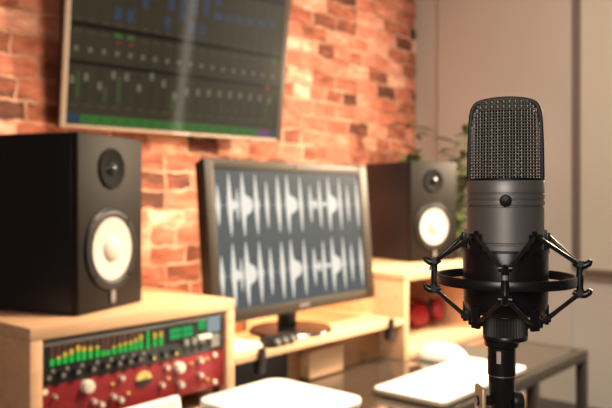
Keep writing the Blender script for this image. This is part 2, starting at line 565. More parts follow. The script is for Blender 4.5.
for x, g, a in zip(mx_, gl, am):
    meter(x, 0.0105, g, a, Z0m, Hm)
meter(0.2785, 0.0085, 0.95, 0, 0.034, 0.044)
meter(0.2975, 0.0115, 0.55, 0.35, 0.036, 0.036)
meter(0.3140, 0.0115, 0.55, 0.35, 0.036, 0.036)
lc = MB().box((0.332, -0.002, 0.036), (0.412, -0.0002, 0.078), M['black'])
lc.build('display', mu)
for a0, a1 in ((0.339, 0.370), (0.374, 0.405)):
    for z0 in (0.046, 0.059):
        MB().box((a0, -0.0032, z0), (a1, -0.0021, z0 + 0.011), M['lcd_g']).build('readout', mu)
for x in (0.039, 0.070, 0.103, 0.138, 0.171, 0.200, 0.227, 0.253):
    knob(0.0085, 0.012, M['knobblack'], x, 0.018, mu, cap=M['graytrim'])
    k = MB().box((x + 0.011, -0.003, 0.024), (x + 0.017, 0, 0.031), M['knobgrey'])
    k.build('push_button', mu)
for x, mm in ((0.290, 'gold'), (0.322, 'knobgrey'), (0.352, 'gold')):
    knob(0.007, 0.010, M['knobblack'], x, 0.014, mu, cap=M[mm])
for x in (0.383, 0.407, 0.431):
    s_ = MB().box((x - 0.002, -0.001, 0.006), (x + 0.002, 0, 0.060), M['black']).build('fader_slot', mu)
    MB().box((x - 0.007, -0.009, 0.026), (x + 0.007, -0.001, 0.040), M['knobgrey']).build('fader_knob', mu, bevel=0.001)
MB().box((0.424, -0.003, 0.056), (0.444, -0.0002, 0.078), M['lcd_g']).build('meter_window', mu)
MB().box((0.452, -0.003, 0.046), (0.490, -0.0002, 0.083), M['lcd_w']).build('display', mu, label='pale lit display')
MB().box((0.418, -0.012, 0.034), (0.456, -0.001, 0.044), M['cream']).build('fader_bar', mu, bevel=0.002)
MB().box((0.462, -0.004, 0.010), (0.488, 0, 0.040), M['knobgrey']).build('socket_plate', mu)

ru = thing('rack_preamp', 'red rack unit with cream knobs and an amber needle meter', 'audio equipment', (0.0, 0.012, 0.8135))
MB().box((FX0, 0, 0.0005), (FX1, 0.01, UH), M['red']).build('faceplate', ru, bevel=0.001)
MB().box((FX0 + 0.02, 0.01, 0.002), (FX1 - 0.02, 0.30, UH - 0.004), M['black']).build('chassis', ru)
for x, z, r in ((0.127, 0.886, 0.0135), (0.363, 0.882, 0.0125)):
    knob(r, 0.016, M['cream'], x, z - 0.8135, ru, cap=M['offwhite'])
for x, z, r in ((0.329, 0.888, 0.0065), (0.427, 0.887, 0.008), (0.427, 0.852, 0.007), (0.369, 0.841, 0.009), (0.315, 0.851, 0.006),
                (0.142, 0.852, 0.006), (0.160, 0.841, 0.007), (0.189, 0.852, 0.006), (0.207, 0.841, 0.007), (0.209, 0.887, 0.006), (0.055, 0.880, 0.004)):
    knob(r, 0.011, M['alu'], x, z - 0.8135, ru, cap=M['offwhite'])
for x, z in ((0.188, 0.878), (0.227, 0.851), (0.401, 0.884), (0.450, 0.887), (0.450, 0.838), (0.335, 0.862)):
    knob(0.0032, 0.006, M['gold'], x, z - 0.8135, ru, nm='indicator_lamp')
vu = MB().prism([(0.0205 * math.cos(R(a)), 0.017 * math.sin(R(a)) + 0.001) for a in range(0, 181, 12)], 0, 0.004, M['gold'], Matrix.Translation((0.268, 0, 0.872 - 0.8135)) @ RX)
v_ = vu.build('needle_meter', ru, label='amber half-round needle meter')
MB().prism([(0.0205 * math.cos(R(a)), 0.013 * math.sin(R(a)) - 0.001) for a in range(180, 361, 12)], 0, 0.004, M['knobblack'], Matrix.Translation((0.268, 0, 0.872 - 0.8135)) @ RX).build('meter_housing', ru)
MB().tube([(0.268, -0.0045, 0.0595), (0.276, -0.0045, 0.071)], 0.0006, M['knobblack'], 6).build('needle', v_)
for x in (0.036, 0.4755):
    for z in (0.013, 0.078):
        knob(0.006, 0.004, M['cream'], x, z, ru, nm='screw')
# shelf rails the units are bolted on
MB().box((FX0 - 0.001, 0.023, 0.0475 - 0.0215), (FX0 + 0.018, 0.03, 0.2545), M['frame']).build('rack_rail', bpy.data.objects['rack_cabinet'])
MB().box((FX1 - 0.018, 0.023, 0.0475 - 0.0215), (FX1 + 0.001, 0.03, 0.2545), M['frame']).build('rack_rail', bpy.data.objects['rack_cabinet'])

# ------------------------------------------------------------------ loudspeakers


def disc_prof(*p):
    return list(p)


def make_speaker(label, loc, rz):
    t = thing('studio_speaker', label, 'loudspeaker', loc, rz, None)
    Wd, Hh, D = 0.233, 0.386, 0.30
    cab = MB().box((0, 0.014, 0.001), (Wd, D, Hh), M['spk_cool']).build('cabinet', t, bevel=0.004, seg=3)
    bf = MB().box((0, 0, 0.001), (Wd, 0.018, Hh), M['spk'])
    bf.build('baffle', t, bevel=0.004, seg=3)
    wc = Matrix.Translation((Wd / 2 - 0.003, 0, 0.135)) @ RX
    MB().lathe([(0.070, -0.001), (0.091, -0.001), (0.092, 0.003), (0.088, 0.006), (0.081, 0.005), (0.0765, 0.007), (0.0695, 0.005), (0.067, -0.001)], M['black'], 64, wc).build('woofer_ring', t, label='black rubber ring')
    wf = MB().lathe([(0.0725, 0.004), (0.060, 0.0005), (0.040, -0.0045), (0.028, -0.008)], M['cone'], 64, wc)
    # the cone sits in front of the baffle opening
    wf = MB().lathe([(0.069, 0.0046), (0.055, 0.0028), (0.036, 0.0012), (0.029, 0.0008)], M['cone'], 64, wc)
    w_ = wf.build('woofer_cone', t, label='white woofer cone')
    MB().lathe([(0.030, 0.0006), (0.027, 0.005), (0.019, 0.0095), (0.009, 0.012), (0, 0.0127)], M['cone'], 40, wc).build('dust_cap', w_)
    for k in range(4):
        a = R(45 + 90 * k)
        MB().lathe([(0, 0.002), (0.0045, 0.002), (0.0045, 0.0085), (0, 0.0085)], M['black'], 12, wc @ Matrix.Translation((0.0855 * math.cos(a), 0.0855 * math.sin(a), 0))).build('screw', t)
    tcx = Matrix.Translation((Wd / 2 - 0.003, 0, 0.312)) @ RX
    MB().lathe([(0.046, -0.001), (0.045, 0.004), (0.042, 0.005), (0.030, 0.0015), (0.0165, 0.0005)], M['matt'], 48, tcx).build('waveguide', t)
    MB().lathe([(0.0165, 0.0004), (0.0135, 0.006), (0.007, 0.009), (0, 0.010)], M['blackgloss'], 32, tcx).build('tweeter_dome', t)
    bd = MB().prism(rrect(-0.010, -0.020, 0.010, 0.020, 0.009), 0, 0.003, M['blackgloss'], Matrix.Translation((Wd / 2, 0, 0.030)) @ RX).build('badge', t)
    MB().prism(rrect(-0.006, -0.013, 0.006, 0.013, 0.0055), 0.003, 0.004, M['knobgrey'], Matrix.Translation((Wd / 2, 0, 0.030)) @ RX).build('badge_emblem', bd, label='pale grey oval emblem')
    for fx in (0.03, Wd - 0.03):
        for fy in (0.04, D - 0.05):
            MB().lathe([(0, 0), (0.012, 0), (0.012, 0.003), (0, 0.003)], M['rubber'], 16, Matrix.Translation((fx, fy, 0))).build('foot', t)
    return t


make_speaker('black studio loudspeaker with white cone standing on the rack cabinet of meters', (0.131, 0.050, ZB), R(19.5))
make_speaker('black studio loudspeaker with white cone behind the microphone, beside the plant', (1.637, 0.203, ZB), R(-18.5))

# ------------------------------------------------------------------ computer monitor
mo = thing('computer_monitor', 'computer monitor on the shelf showing two white waveforms on grey', 'monitor', (0.5355, 0.082, ZS))
MT = Matrix.Translation((0, 0, 0.943 - ZS)) @ Matrix.Rotation(R(-5.05), 4, 'X')
MW, MH = 0.70, 0.428
bz = MB()
bz.box((0, 0, 0), (0.031, 0.02, MH), M['bezel'], MT)
bz.box((MW - 0.043, 0, 0), (MW, 0.02, MH), M['bezel'], MT)
bz.box((0.031, 0, 0), (MW - 0.043, 0.02, 0.030), M['bezel'], MT)
bz.box((0.031, 0, 0.402), (MW - 0.043, 0.02, MH), M['bezel'], MT)
bz.build('bezel', mo, bevel=0.0015)
MB().box((0.004, 0.02, 0.004), (MW - 0.004, 0.045, MH - 0.004), M['black'], MT).build('back_shell', mo, bevel=0.006)
scr = MB().box((0.031, 0.004, 0.030), (MW - 0.043, 0.019, 0.402), M['mon_bg'], MT).build('screen', mo, label='slate grey lit screen')
# (u, height, half width, body)  body = (length, height) of the swell after the attack
WV = [(0.042, .055, .005, None), (0.084, .086, .0065, None), (0.098, .016, .006, None), (0.111, .046, .0035, None), (0.133, .088, .007, (.036, .036)),
      (0.183, .086, .006, (.012, .024)), (0.225, .068, .005, None), (0.272, .083, .0065, None), (0.312, .087, .007, (.042, .034)), (0.368, .084, .0055, None),
      (0.412, .058, .0055, None), (0.433, .017, .007, None), (0.456, .076, .0055, None), (0.476, .008, .008, None), (0.500, .086, .007, (.040, .036)),
      (0.554, .084, .0055, None), (0.594, .062, .005, None), (0.644, .082, .0055, None)]


def waveform(cz):
    k = MB()
    y = 0.0034

    def quad(pts, m, yy):
        n = len(pts)
        k.add([(p[0], yy, p[1]) for p in pts], [tuple(range(n))], m, MT)
    quad([(0.033, cz - .0009), (0.655, cz - .0009), (0.655, cz + .0009), (0.033, cz + .0009)], M['mon_l'], y + 0.0002)
    rnd = random.Random(3)
    for u, h, wd, body in WV:
        # a spike: strips of half width falling off with height, mirrored below the line
        prev = None
        N = 14
        for i in range(-N, N + 1):
            f = abs(i) / N
            hw = wd * 1.5 * (1 - f) ** 0.85 + .0006
            dz = h * i / N * (0.97 if i < 0 else 1)
            a, b = (u - hw, cz + dz), (u + hw, cz + dz)
            if prev:
                quad([prev[0], prev[1], b, a], M['mon_w'], y)
            prev = (a, b)
        if body:
            ln, bh = body
            n = 12
            top = []
            for i in range(n + 1):
                f = i / n
                hh = (h * math.exp(-12 * f) + bh * .78 * math.sqrt(max(0, 1 - f ** 3))) * (1 if i % 2 else .84)
                hh = min(hh, h * .95)
                top.append((u + ln * f, max(hh, .0008)))
            for (xa, ha), (xb, hb) in zip(top[:-1], top[1:]):
                quad([(xa, cz - ha), (xb, cz - hb), (xb, cz + hb), (xa, cz + ha)], M['mon_w'], y - 0.0001)
    return k.build('waveform', scr, smooth=0, label='white audio waveform')


waveform(0.3065)
waveform(0.1205)
MB().box((0.33, -0.0008, 0.010), (0.372, 0.0, 0.019), M['silver'], MT).build('badge', mo)
MB().lathe([(0, 0), (0.004, 0), (0.004, 0.001), (0, 0.001)], M['blackgloss'], 16, MT @ Matrix.Translation((0.35, 0, 0.416)) @ RX).build('webcam', mo)
lb_ = MB().box((0.10, 0.046, 0.30), (0.60, 0.052, 0.316), screen_mat('added_strip_warm', (1.0, 0.66, 0.36), 3.0), MT).build('added_glow_strip', mo, label='added warm glow strip on the back')  # unseen strip and its lamp, added to brighten the shelf and bricks
ld = bpy.data.lights.new('added_strip_lamp', 'AREA')
ld.shape = 'RECTANGLE'
ld.size, ld.size_y, ld.energy, ld.color = 0.5, 0.03, 8.0, (1.0, 0.66, 0.36)
lo_ = bpy.data.objects.new('added_strip_lamp', ld)
C.objects.link(lo_)
lo_.parent = mo
lo_.location = MT @ Vector((0.35, 0.060, 0.308))
lo_.rotation_euler = Vector((0, 1, -1.0)).to_track_quat('-Z', 'Y').to_euler()
nk = MB().box((0.322, 0.055, 0.012), (0.378, 0.085, 0.20), M['black'])
nk.box((0.30, 0.042, 0.14), (0.40, 0.075, 0.24), M['black'])
nk.build('neck', mo, bevel=0.004)
MB().lathe([(0, 0.0005), (0.125, 0.0005), (0.127, 0.004), (0.122, 0.010), (0.06, 0.014), (0, 0.015)], M['blackgloss'], 64, Matrix.Translation((0.35, 0.055, 0)), sy=0.95).build('base', mo, label='glossy dark round base')

# ------------------------------------------------------------------ television on the brick wall
tv = thing('wall_television', 'large television on the brick wall showing a dark mixing console screen', 'television', (0.5668, 0.8668, 1.499), R(-6.72))
TT = Matrix.Rotation(R(6.15), 4, 'X')
TW, TH = 0.95, 0.60
tb = MB()
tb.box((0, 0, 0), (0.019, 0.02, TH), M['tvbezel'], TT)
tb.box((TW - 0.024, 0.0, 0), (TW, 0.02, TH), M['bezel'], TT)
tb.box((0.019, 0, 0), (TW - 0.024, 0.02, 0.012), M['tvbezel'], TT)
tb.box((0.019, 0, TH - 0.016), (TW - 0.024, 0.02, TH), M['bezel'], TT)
tb.build('bezel', tv, bevel=0.0012)
MB().box((-0.002, 0.012, -0.001), (TW + 0.002, 0.034, TH), M['black'], TT).build('back_shell', tv, bevel=0.004)
SX0, SX1, SZ0, SZ1 = 0.019, 0.926, 0.012, TH - 0.016
tsm = MB().box((SX0, 0.003, SZ0), (SX1, 0.012, SZ1), M['tv_bg'], TT)
MB().box((0.43, -0.001, 0.002), (0.50, 0.0, 0.008), M['silver'], TT).build('badge', tv)
MB().box((0.36, 0.03, 0.12), (0.56, 0.09, 0.30), M['black'], TT).build('wall_bracket', tv)


def tvrects(name, rects, m, yy=0.0027):
    for x0, x1, z0, z1 in rects:
        tsm.add([(x0, yy, z0), (x1, yy, z0), (x1, yy, z1), (x0, yy, z1)], [(0, 1, 2, 3)], m, TT)


strip = 0.0493
tvrects('lanes', [(0.022 + strip * i, 0.022 + strip * i + 0.0015, 0.06, 0.585) for i in range(1, 19)], M['tv_lane'], 0.0028)
tvrects('dark_bands', [(SX0, SX1, 0.334, 0.352), (SX0, SX1, 0.212, 0.226)] + [(SX0, SX1, 0.548, 0.584)], M['tv_dark'])
tvrects('green_bar', [(0.069, 0.825, 0.016, 0.047)], M['tv_g'])
tvrects('blue_tag', [(0.021, 0.066, 0.018, 0.050)], M['tv_n'])
tvrects('purple_tag', [(0.827, 0.885, 0.012, 0.046)], M['tv_p'])
tvrects('indigo_tag', [(0.886, 0.921, 0.012, 0.046)], M['tv_b'])
tvrects('name_marks', [(0.082 + strip * i, 0.104 + strip * i, 0.027, 0.037) for i in range(15)], M['tv_dg'], 0.0025)
pans, fads = [], []
fz = [0.16, 0.172, 0.147, 0.189, 0.188, 0.155, 0.200, 0.180, 0.141, 0.161, 0.164, 0.167, 0.168, 0.169, 0.170, 0.169, 0.169, 0.165]
for i in range(18):
    x = 0.034 + 0.0493 * i
    pans.append((x + 0.003, x + 0.017, 0.255, 0.271))
    fads.append((x - 0.007, x + 0.008, fz[i] - 0.013, fz[i] + 0.013))
tvrects('pan_knobs', pans, M['tv_w'])
tvrects('fader_caps', fads, M['tv_w'], 0.0024)
tvrects('fader_slots', [(0.033 + strip * i, 0.0355 + strip * i, 0.085, 0.205) for i in range(18)], M['tv_dark'])
tvrects('level_bars', [(0.051, 0.061, 0.10, 0.192), (0.149, 0.159, 0.095, 0.145), (0.200, 0.210, 0.095, 0.188), (0.413, 0.423, 0.095, 0.158), (0.635, 0.643, 0.10, 0.13), (0.665, 0.673, 0.10, 0.12), (0.705, 0.713, 0.10, 0.125), (0.858, 0.868, 0.08, 0.15)], M['tv_dg'])
tvrects('insert_rows', [(0.030 + strip * i, 0.062 + strip * i, z, z + 0.006) for i in range(18) for z in (0.356, 0.316, 0.075)], M['tv_gr'])
tvrects('send_marks', [(0.178, 0.205, 0.318, 0.330), (0.228, 0.252, 0.318, 0.330), (0.875, 0.895, 0.322, 0.334)], M['tv_g'], 0.0024)
tvrects('red_marks', [(0.186, 0.200, 0.296, 0.304), (0.236, 0.250, 0.296, 0.304), (0.852, 0.868, 0.205, 0.225)], M['tv_r'], 0.0024)
blue = [(0.186, .397), (0.235, .397), (0.290, .455), (0.394, .467), (0.382, .398), (0.445, .47), (0.492, .466), (0.545, .472), (0.484, .399), (0.533, .396), (0.445, .44)]
blue = [(x - .013, x + .013, z - .022, z + .022) for x, z in blue] + [(x - .019, x + .019, z - .013, z + .013) for x, z in ((.596, .458), (.645, .458), (.70, .46), (.749, .46), (.809, .462), (.86, .47))]
blue += [(x - .016, x + .016, .498, .530) for x in (.242, .291, .34, .394, .445, .492, .545, .596)]
tvrects('clip_blocks', blue, M['tv_b'])
tsm.build('screen', tv, smooth=0, label='dark lit mixer screen')

# ------------------------------------------------------------------ microphone in its shock mount
mdir = R(-64.7)
MLOC = Vector((-0.2593, -1.0816, 0.0))


def zz(y):
    return 1.27 + (197 - y) * (0.0006333 if y < 197 else 0.000608)


P_ = 0.000600
mic = thing('condenser_microphone', 'large grey condenser microphone with wire mesh grille held in the black shock mount', 'microphone', (MLOC.x, MLOC.y, zz(314)), mdir)
b0 = zz(314)


def zl(y):
    return zz(y) - b0


body = [(0, zl(314)), (36, zl(314)), (38.6, zl(309)), (39.2, zl(300)), (39.2, zl(246)), (38.4, zl(245)), (38.4, zl(244)), (39.3, zl(243)), (39.4, zl(210)),
        (39.5, zl(207.5)), (38.3, zl(207)), (38.3, zl(206)), (39.8, zl(205.5)), (40.0, zl(203)), (39.8, zl(200.5)), (38.6, zl(200)), (38.6, zl(199.2)), (39.7, zl(198.8)), (39.7, zl(194.5)), (38.5, zl(194)), (38.5, zl(193.2)),
        (39.7, zl(192.8)), (39.7, zl(182)), (39.0, zl(181)), (0, zl(181))]
MB().lathe([(r * P_, z) for r, z in body], M['micbody'], 96).build('body', mic)
# front screw
MB().lathe([(0, -0.002), (0.0034, -0.002), (0.0036, 0.0012), (0.003, 0.0026), (0.0014, 0.003), (0, 0.003)], M['micband'], 24, Matrix.Translation((0.0003, -0.0249, zl(200.5))) @ RX).build('screw', mic, label='round dark screw')
# silhouette of the grille: (half width px, y px)
sil = [(39.4, 181), (39.2, 165), (38.9, 150), (38.4, 135), (37.7, 122), (36.8, 114), (35.2, 108.5), (32.4, 104), (28, 101), (21, 99), (11, 97.6), (0, 97.2)]
full = [(-r, y) for r, y in sil[:-1]] + [(r, y) for r, y in reversed(sil)]


def fine(pts, n=8):
    out = []
    for a in range(len(pts) - 1):
        p0, p1, p2, p3 = pts[max(a - 1, 0)], pts[a], pts[a + 1], pts[min(a + 2, len(pts) - 1)]
        for k in range(n):
            t = k / n
            out.append(tuple(0.5 * ((2 * p1[j]) + (-p0[j] + p2[j]) * t + (2 * p0[j] - 5 * p1[j] + 4 * p2[j] - p3[j]) * t * t + (-p0[j] + 3 * p1[j] - 3 * p2[j] + p3[j]) * t ** 3) for j in (0, 1)))
    out.append(pts[-1])
    return out


fs_ = fine(full, 5)
band = MB()
vs, fc = [], []
n_ = len(fs_)
zc = 150
for i, (x, y) in enumerate(fs_):
    a = fs_[max(i - 1, 0)]
    b = fs_[min(i + 1, n_ - 1)]
    tx, ty = b[0] - a[0], b[1] - a[1]
    ln = math.hypot(tx, ty)
    nx, ny = -ty / ln, tx / ln            # points inwards
    if nx * (0 - x) + ny * (zc - y) < 0:
        nx, ny = -nx, -ny
    xi, yi = x + nx * 4.6, y + ny * 4.6
    for (px, py), yy in (((x, y), -0.0048), ((x, y), 0.0048), ((xi, yi), 0.0048), ((xi, yi), -0.0048)):
        vs.append((px * P_, yy, zl(py)))
for i in range(n_ - 1):
    for k in range(4):
        k2 = (k + 1) % 4
        fc.append((i * 4 + k, i * 4 + k2, (i + 1) * 4 + k2, (i + 1) * 4 + k))
fc += [(0, 1, 2, 3), tuple(4 * (n_ - 1) + k for k in (3, 2, 1, 0))]
band.add(vs, fc, M['micband'])
band.build('grille_band', mic, bevel=0.0006, smooth=0.7, label='black band around the grille')
MB().lathe([(36.0 * P_, zl(182)), (39.0 * P_, zl(182)), (39.0 * P_, zl(179)), (37.2 * P_, zl(178.4)), (36.0 * P_, zl(179))], M['micband'], 96, closed=True).build('grille_collar', mic)

rs = fine(sil, 10)          # radius as a function of height, for the mesh (inside the band)


def rad(y):
    for (r0, y0), (r1, y1) in zip(rs[:-1], rs[1:]):
        if y1 <= y <= y0:
            t = (y0 - y) / max(y0 - y1, 1e-6)
            return r0 + (r1 - r0) * t
    return 0.0


gr = MB()
pitch = 2.95
wr = 0.00036
SYm = 0.86


def flat(y):
    return SYm * (0.42 + 0.58 * max(0, min(1, (y - 97) / 84)) ** 0.8)


ncol = int(36 // pitch)
for sgn in (-1, 1):
    for ci in range(-ncol, ncol + 1):
        u = (ci + 0.5) * pitch
        if abs(u) > 36.4:
            continue
        pts = []
        y = 181.0
        j = 0
        while True:
            r = rad(y) - 1.6
            if r <= abs(u) + 0.05 or y < 98:
                break
            d = math.sqrt(max(r * r - u * u, 0))
            wv = 0.00042 * math.cos(PI * ((181 - y) / pitch + ci))
            pts.append((u * P_, sgn * (d * P_ * flat(y) + wv), zl(y)))
            y -= pitch / 3 if y > 108 else 0.45
        if len(pts) > 2:
            pts.append((u * P_, 0.0, pts[-1][2] + 0.0003))
            gr.tube(pts, wr, M['wire'], 5)
    y = 179.0
    row = 0
    while y > 100.5:
        r = rad(y) - 1.6
        pts = []
        K = 72
        for k in range(K + 1):
            u = -r * math.cos(PI * k / K)
            d = math.sqrt(max(r * r - u * u, 0))
            wv = -0.00042 * math.cos(PI * ((181 - y) / pitch + (u / pitch - 0.5)))
            if k in (0, K):
                wv = 0
            pts.append((u * P_, sgn * (d * P_ * flat(y) + wv), zl(y)))
        gr.tube(pts, wr, M['wire'], 5)
        y -= pitch if y > 112 else pitch * 0.6
        row += 1
gr.build('grille_mesh', mic, smooth=1.2, label='woven steel wire mesh')
MB().lathe([(0, zl(180.5))] + [((r - 4.6) * P_ * (0.94), zl(y + 2.4)) for r, y in fine(sil[:-2], 3)] + [(0, zl(101.5))], M['capsule'], 48, sy=0.34).build('inner_foam', mic)

# ---- shock mount
sm = thing('shock_mount', 'black spider shock mount with elastic cords and a wide ring around the microphone', 'shock mount', (MLOC.x, MLOC.y, zz(346)), mdir)
s0 = zz(346)


def sl(y):
    return zz(y) - s0


cr = [(40.3, 251), (43.2, 251), (43.8, 253), (43.6, 285), (43.2, 304), (41.5, 312), (36, 317.5), (0, 317.5), (0, 314.1), (36.4, 314.1), (39.6, 310), (40.3, 300)]
MB().lathe([(r * P_, sl(y)) for r, y in cr], M['mount'], 96, closed=False).build('cradle', sm)
# seams of the cradle
MB().lathe([(43.2 * P_, sl(250.4)), (44.3 * P_, sl(250.4)), (44.3 * P_, sl(253)), (43.2 * P_, sl(253))], M['mount'], 96, closed=True).build('cradle_rim', sm)
MB().lathe([(69.0 * P_, sl(286.5)), (71.4 * P_, sl(287.0)), (72.0 * P_, sl(285.5)), (72.0 * P_, sl(278.5)), (71.2 * P_, sl(277.2)), (68.8 * P_, sl(277.4)), (68.4 * P_, sl(279)), (68.4 * P_, sl(285))], M['mount'], 128, closed=True).build('ring', sm)


def pol(a, r, y):
    return Vector((r * P_ * math.cos(R(a)), r * P_ * math.sin(R(a)), sl(y)))


for a in (-90, 0, 90, 180):
    k = MB()
    k.tube([pol(a, 74.0, 262.5), pol(a, 74.6, 268), pol(a, 74.0, 275), pol(a, 73.6, 282), pol(a, 74.0, 289), pol(a, 74.6, 294), pol(a, 74.0, 299)], [.0026, .0025, .0021, .0026, .0021, .0025, .0026], M['mount'], 10)
    k.build('post', sm, smooth=1.0)
    for y, dy in ((265, 3.4), (294.5, 3.4)):
        h = MB()
        h.tube([pol(a, 67.5, y - 1.0), pol(a, 73, y + 1.8), pol(a, 79, y + 1.4), pol(a, 83.0, y - 1.0), pol(a, 84.5, y - 4.0)], [.0017, .0024, .0024, .0021, .0014], M['mount'], 10)
        h.tube([pol(a - 5, 74, y - 0.5), pol(a + 5, 74, y - 0.5)], .0021, M['mount'], 10)
        h.build('hook', sm, smooth=1.0)
    clip = MB().tube([pol(a, 76.5, 271), pol(a, 77.0, 275.5)], .0017, M['silver'], 10)
    clip.build('clip', sm, label='small bright clip')
for a in (-90 - 42, -90 + 42, -90 - 108, -90 + 108):
    for lo, hi in ((233, 256), (308, 330)):
        t = MB()
        A = Matrix.Rotation(R(a), 4, 'Z')
        hwid = 0.0042 if lo < 280 else 0.0030
        t.box((40.8 * P_, -hwid, sl(hi)), (45.4 * P_, hwid, sl(hi - 14 if lo < 280 else lo + 0)), M['mount'], A)
        if lo < 280:
            t.box((42.0 * P_, -0.0048, sl(246)), (46.0 * P_, -0.0024, sl(234)), M['mount'], A)
            t.box((42.0 * P_, 0.0024, sl(246)), (46.0 * P_, 0.0048, sl(234)), M['mount'], A)
            t.box((41.5 * P_, -0.0018, sl(246)), (44.0 * P_, 0.0018, sl(231)), M['mount'], A)
        else:
            t.box((40.0 * P_, -0.0048, sl(327)), (46.5 * P_, -0.0024, sl(318)), M['mount'], A)
            t.box((40.0 * P_, 0.0024, sl(327)), (46.5 * P_, 0.0048, sl(318)), M['mount'], A)
        t.build('tab', sm, bevel=0.0006)


def cord(p, q):
    m = (p + q) / 2
    d = (q - p).normalized()
    return MB().tube([p, p.lerp(q, .04), p.lerp(q, .3), m, p.lerp(q, .7), p.lerp(q, .96), q], [.0008, .0014, .00135, .00135, .00135, .0014, .0008], M['band'], 10).build('elastic_cord', sm, smooth=1.0)


for a in (-90, 0, 90, 180):
    for s in {-90: (-42, 42), 0: (-48, 18), 90: (-72, 72), 180: (-18, 48)}[a]:
        cord(pol(a + (1.5 if s > 0 else -1.5), 74.5, 266.5), pol(a + s - (4 if s > 0 else -4), 44.8, 237.5))
        cord(pol(a + (1.5 if s > 0 else -1.5), 74.5, 294.5), pol(a + s - (4 if s > 0 else -4), 43.8, 324.5))
# threaded collar under the cradle
nt_ = MB()
NR = 44
prof = []
for k in range(NR * 2):
    a = 2 * PI * k / (NR * 2)
    r = (23.0 if k % 2 else 21.7) * P_
    prof.append((r * math.cos(a), r * math.sin(a)))
nt_.prism(prof, sl(340.5), sl(320.5), M['knurl'])
nt_.lathe([(0, sl(320.5)), (22.2 * P_, sl(320.5)), (21.6 * P_, sl(317.6)), (0, sl(317.6))], M['mount'], 64)
nt_.build('knurled_nut', sm, smooth=0.3)
MB().lathe([(0, sl(340.5)), (22.6 * P_, sl(340.5)), (23.0 * P_, sl(342)), (22.8 * P_, sl(344.5)), (19.5 * P_, sl(346)), (0, sl(346))], M['mount'], 64).build('flange', sm)

# ---- stand below the mount
st = thing('microphone_stand', 'black upright microphone stand carrying the shock mount at its top', 'microphone stand', (MLOC.x - 0.0022 * math.cos(mdir), MLOC.y - 0.0022 * math.sin(mdir), 0), mdir)


def px(y):
    return 1.27 + (197 - y) * 0.000626


MB().lathe([(0, s0 - 0.0001), (18.2 * P_, s0 - 0.0001), (17.4 * P_, px(347.5)), (14.4 * P_, px(349)), (14.4 * P_, px(376.5)), (0, px(376.5))], M['blackgloss'], 48).build('thread_sleeve', st)
MB().lathe([(0, px(376.5)), (14.0 * P_, px(376.5)), (14.0 * P_, px(377.4)), (0, px(377.4))], M['silver'], 48).build('bright_ring', st)
MB().lathe([(0, px(377.4)), (13.7 * P_, px(377.4)), (13.5 * P_, px(395)), (11.6 * P_, px(400)), (11.2 * P_, px(470)), (0, px(470))], M['blackgloss'], 48).build('upper_tube', st)
lb = MB()
vs, fc = [], []
for i in range(7):
    a = R(-90 - 9 + (18) * i / 6 - 11)
    for y in (350.6 + .6, 363.4):
        vs.append((14.55 * P_ * math.cos(a), 14.55 * P_ * math.sin(a), px(y)))
for i in range(6):
    fc.append((2 * i, 2 * i + 1, 2 * i + 3, 2 * i + 2))
lb.add(vs, fc, M['emblem'])
lb.build('sticker', st, label='small pinkish tan sticker')
yk = MB()
Ya = Matrix.Rotation(R(20), 4, 'Z')
yk.box((-25.5 * P_, -0.008, px(450)), (-20.5 * P_, 0.008, px(388)), M['brass'], Ya)
yk.box((20.5 * P_, -0.008, px(450)), (25 * P_, 0.008, px(421)), M['frame'], Ya)
yk.box((-25.5 * P_, -0.008, px(456)), (25 * P_, 0.008, px(450)), M['brass'], Ya)
yk.build('yoke', st, bevel=0.0012, label='tan metal yoke')
bo = MB().tube([Ya @ Vector((-28 * P_, 0, px(403))), Ya @ Vector((-12 * P_, 0, px(403)))], 0.0032, M['blackgloss'], 14)
bo.build('bolt', st)
kb = MB().tube([Ya @ Vector((11 * P_, 0, px(404))), Ya @ Vector((22 * P_, 0, px(404)))], 0.0058, M['knobblack'], 18)
kb.build('clamp_knob', st, bevel=0.0008)
MB().lathe([(0, 0.03), (0.011, 0.03), (0.011, px(470)), (0, px(470))], M['blackgloss'], 32).build('pole', st)
MB().lathe([(0, 0), (0.13, 0), (0.13, 0.008), (0.12, 0.018), (0.03, 0.03), (0, 0.03)], M['frame'], 64).build('base', st)

# ------------------------------------------------------------------ things on the worktop
wb = thing('desktop_computer', 'thick white box with rounded corners on the glass worktop before the shelf', 'computer', (0.338, -0.352, ZT))
MB().prism(rrect(0.004, 0.004, 0.256, 0.276, 0.035, 8), 0.004, 0.076, M['alu']).build('case', wb, bevel=0.002)
MB().prism(rrect(0, 0, 0.260, 0.280, 0.038, 8), 0.076, 0.090, M['white']).build('lid', wb, bevel=0.004, seg=3)
MB().prism(rrect(0.03, 0.03, 0.23, 0.25, 0.03, 6), 0, 0.004, M['rubber']).build('foot', wb)

tb_ = thing('tablet_computer', 'white tablet propped upright against the front of the red rack unit', 'tablet', (0.045, -0.060, ZT))
PT = Matrix.Rotation(R(-14), 4, 'X')
MB().prism(rrect(0, 0, 0.284, 0.098, 0.008), -0.009, 0, M['white'], PT @ RX).build('case', tb_, bevel=0.0015)
MB().prism(rrect(0.010, 0.008, 0.274, 0.090, 0.004), 0.0, 0.0006, M['offwhite'], PT @ RX).build('screen', tb_, label='pale blank screen')

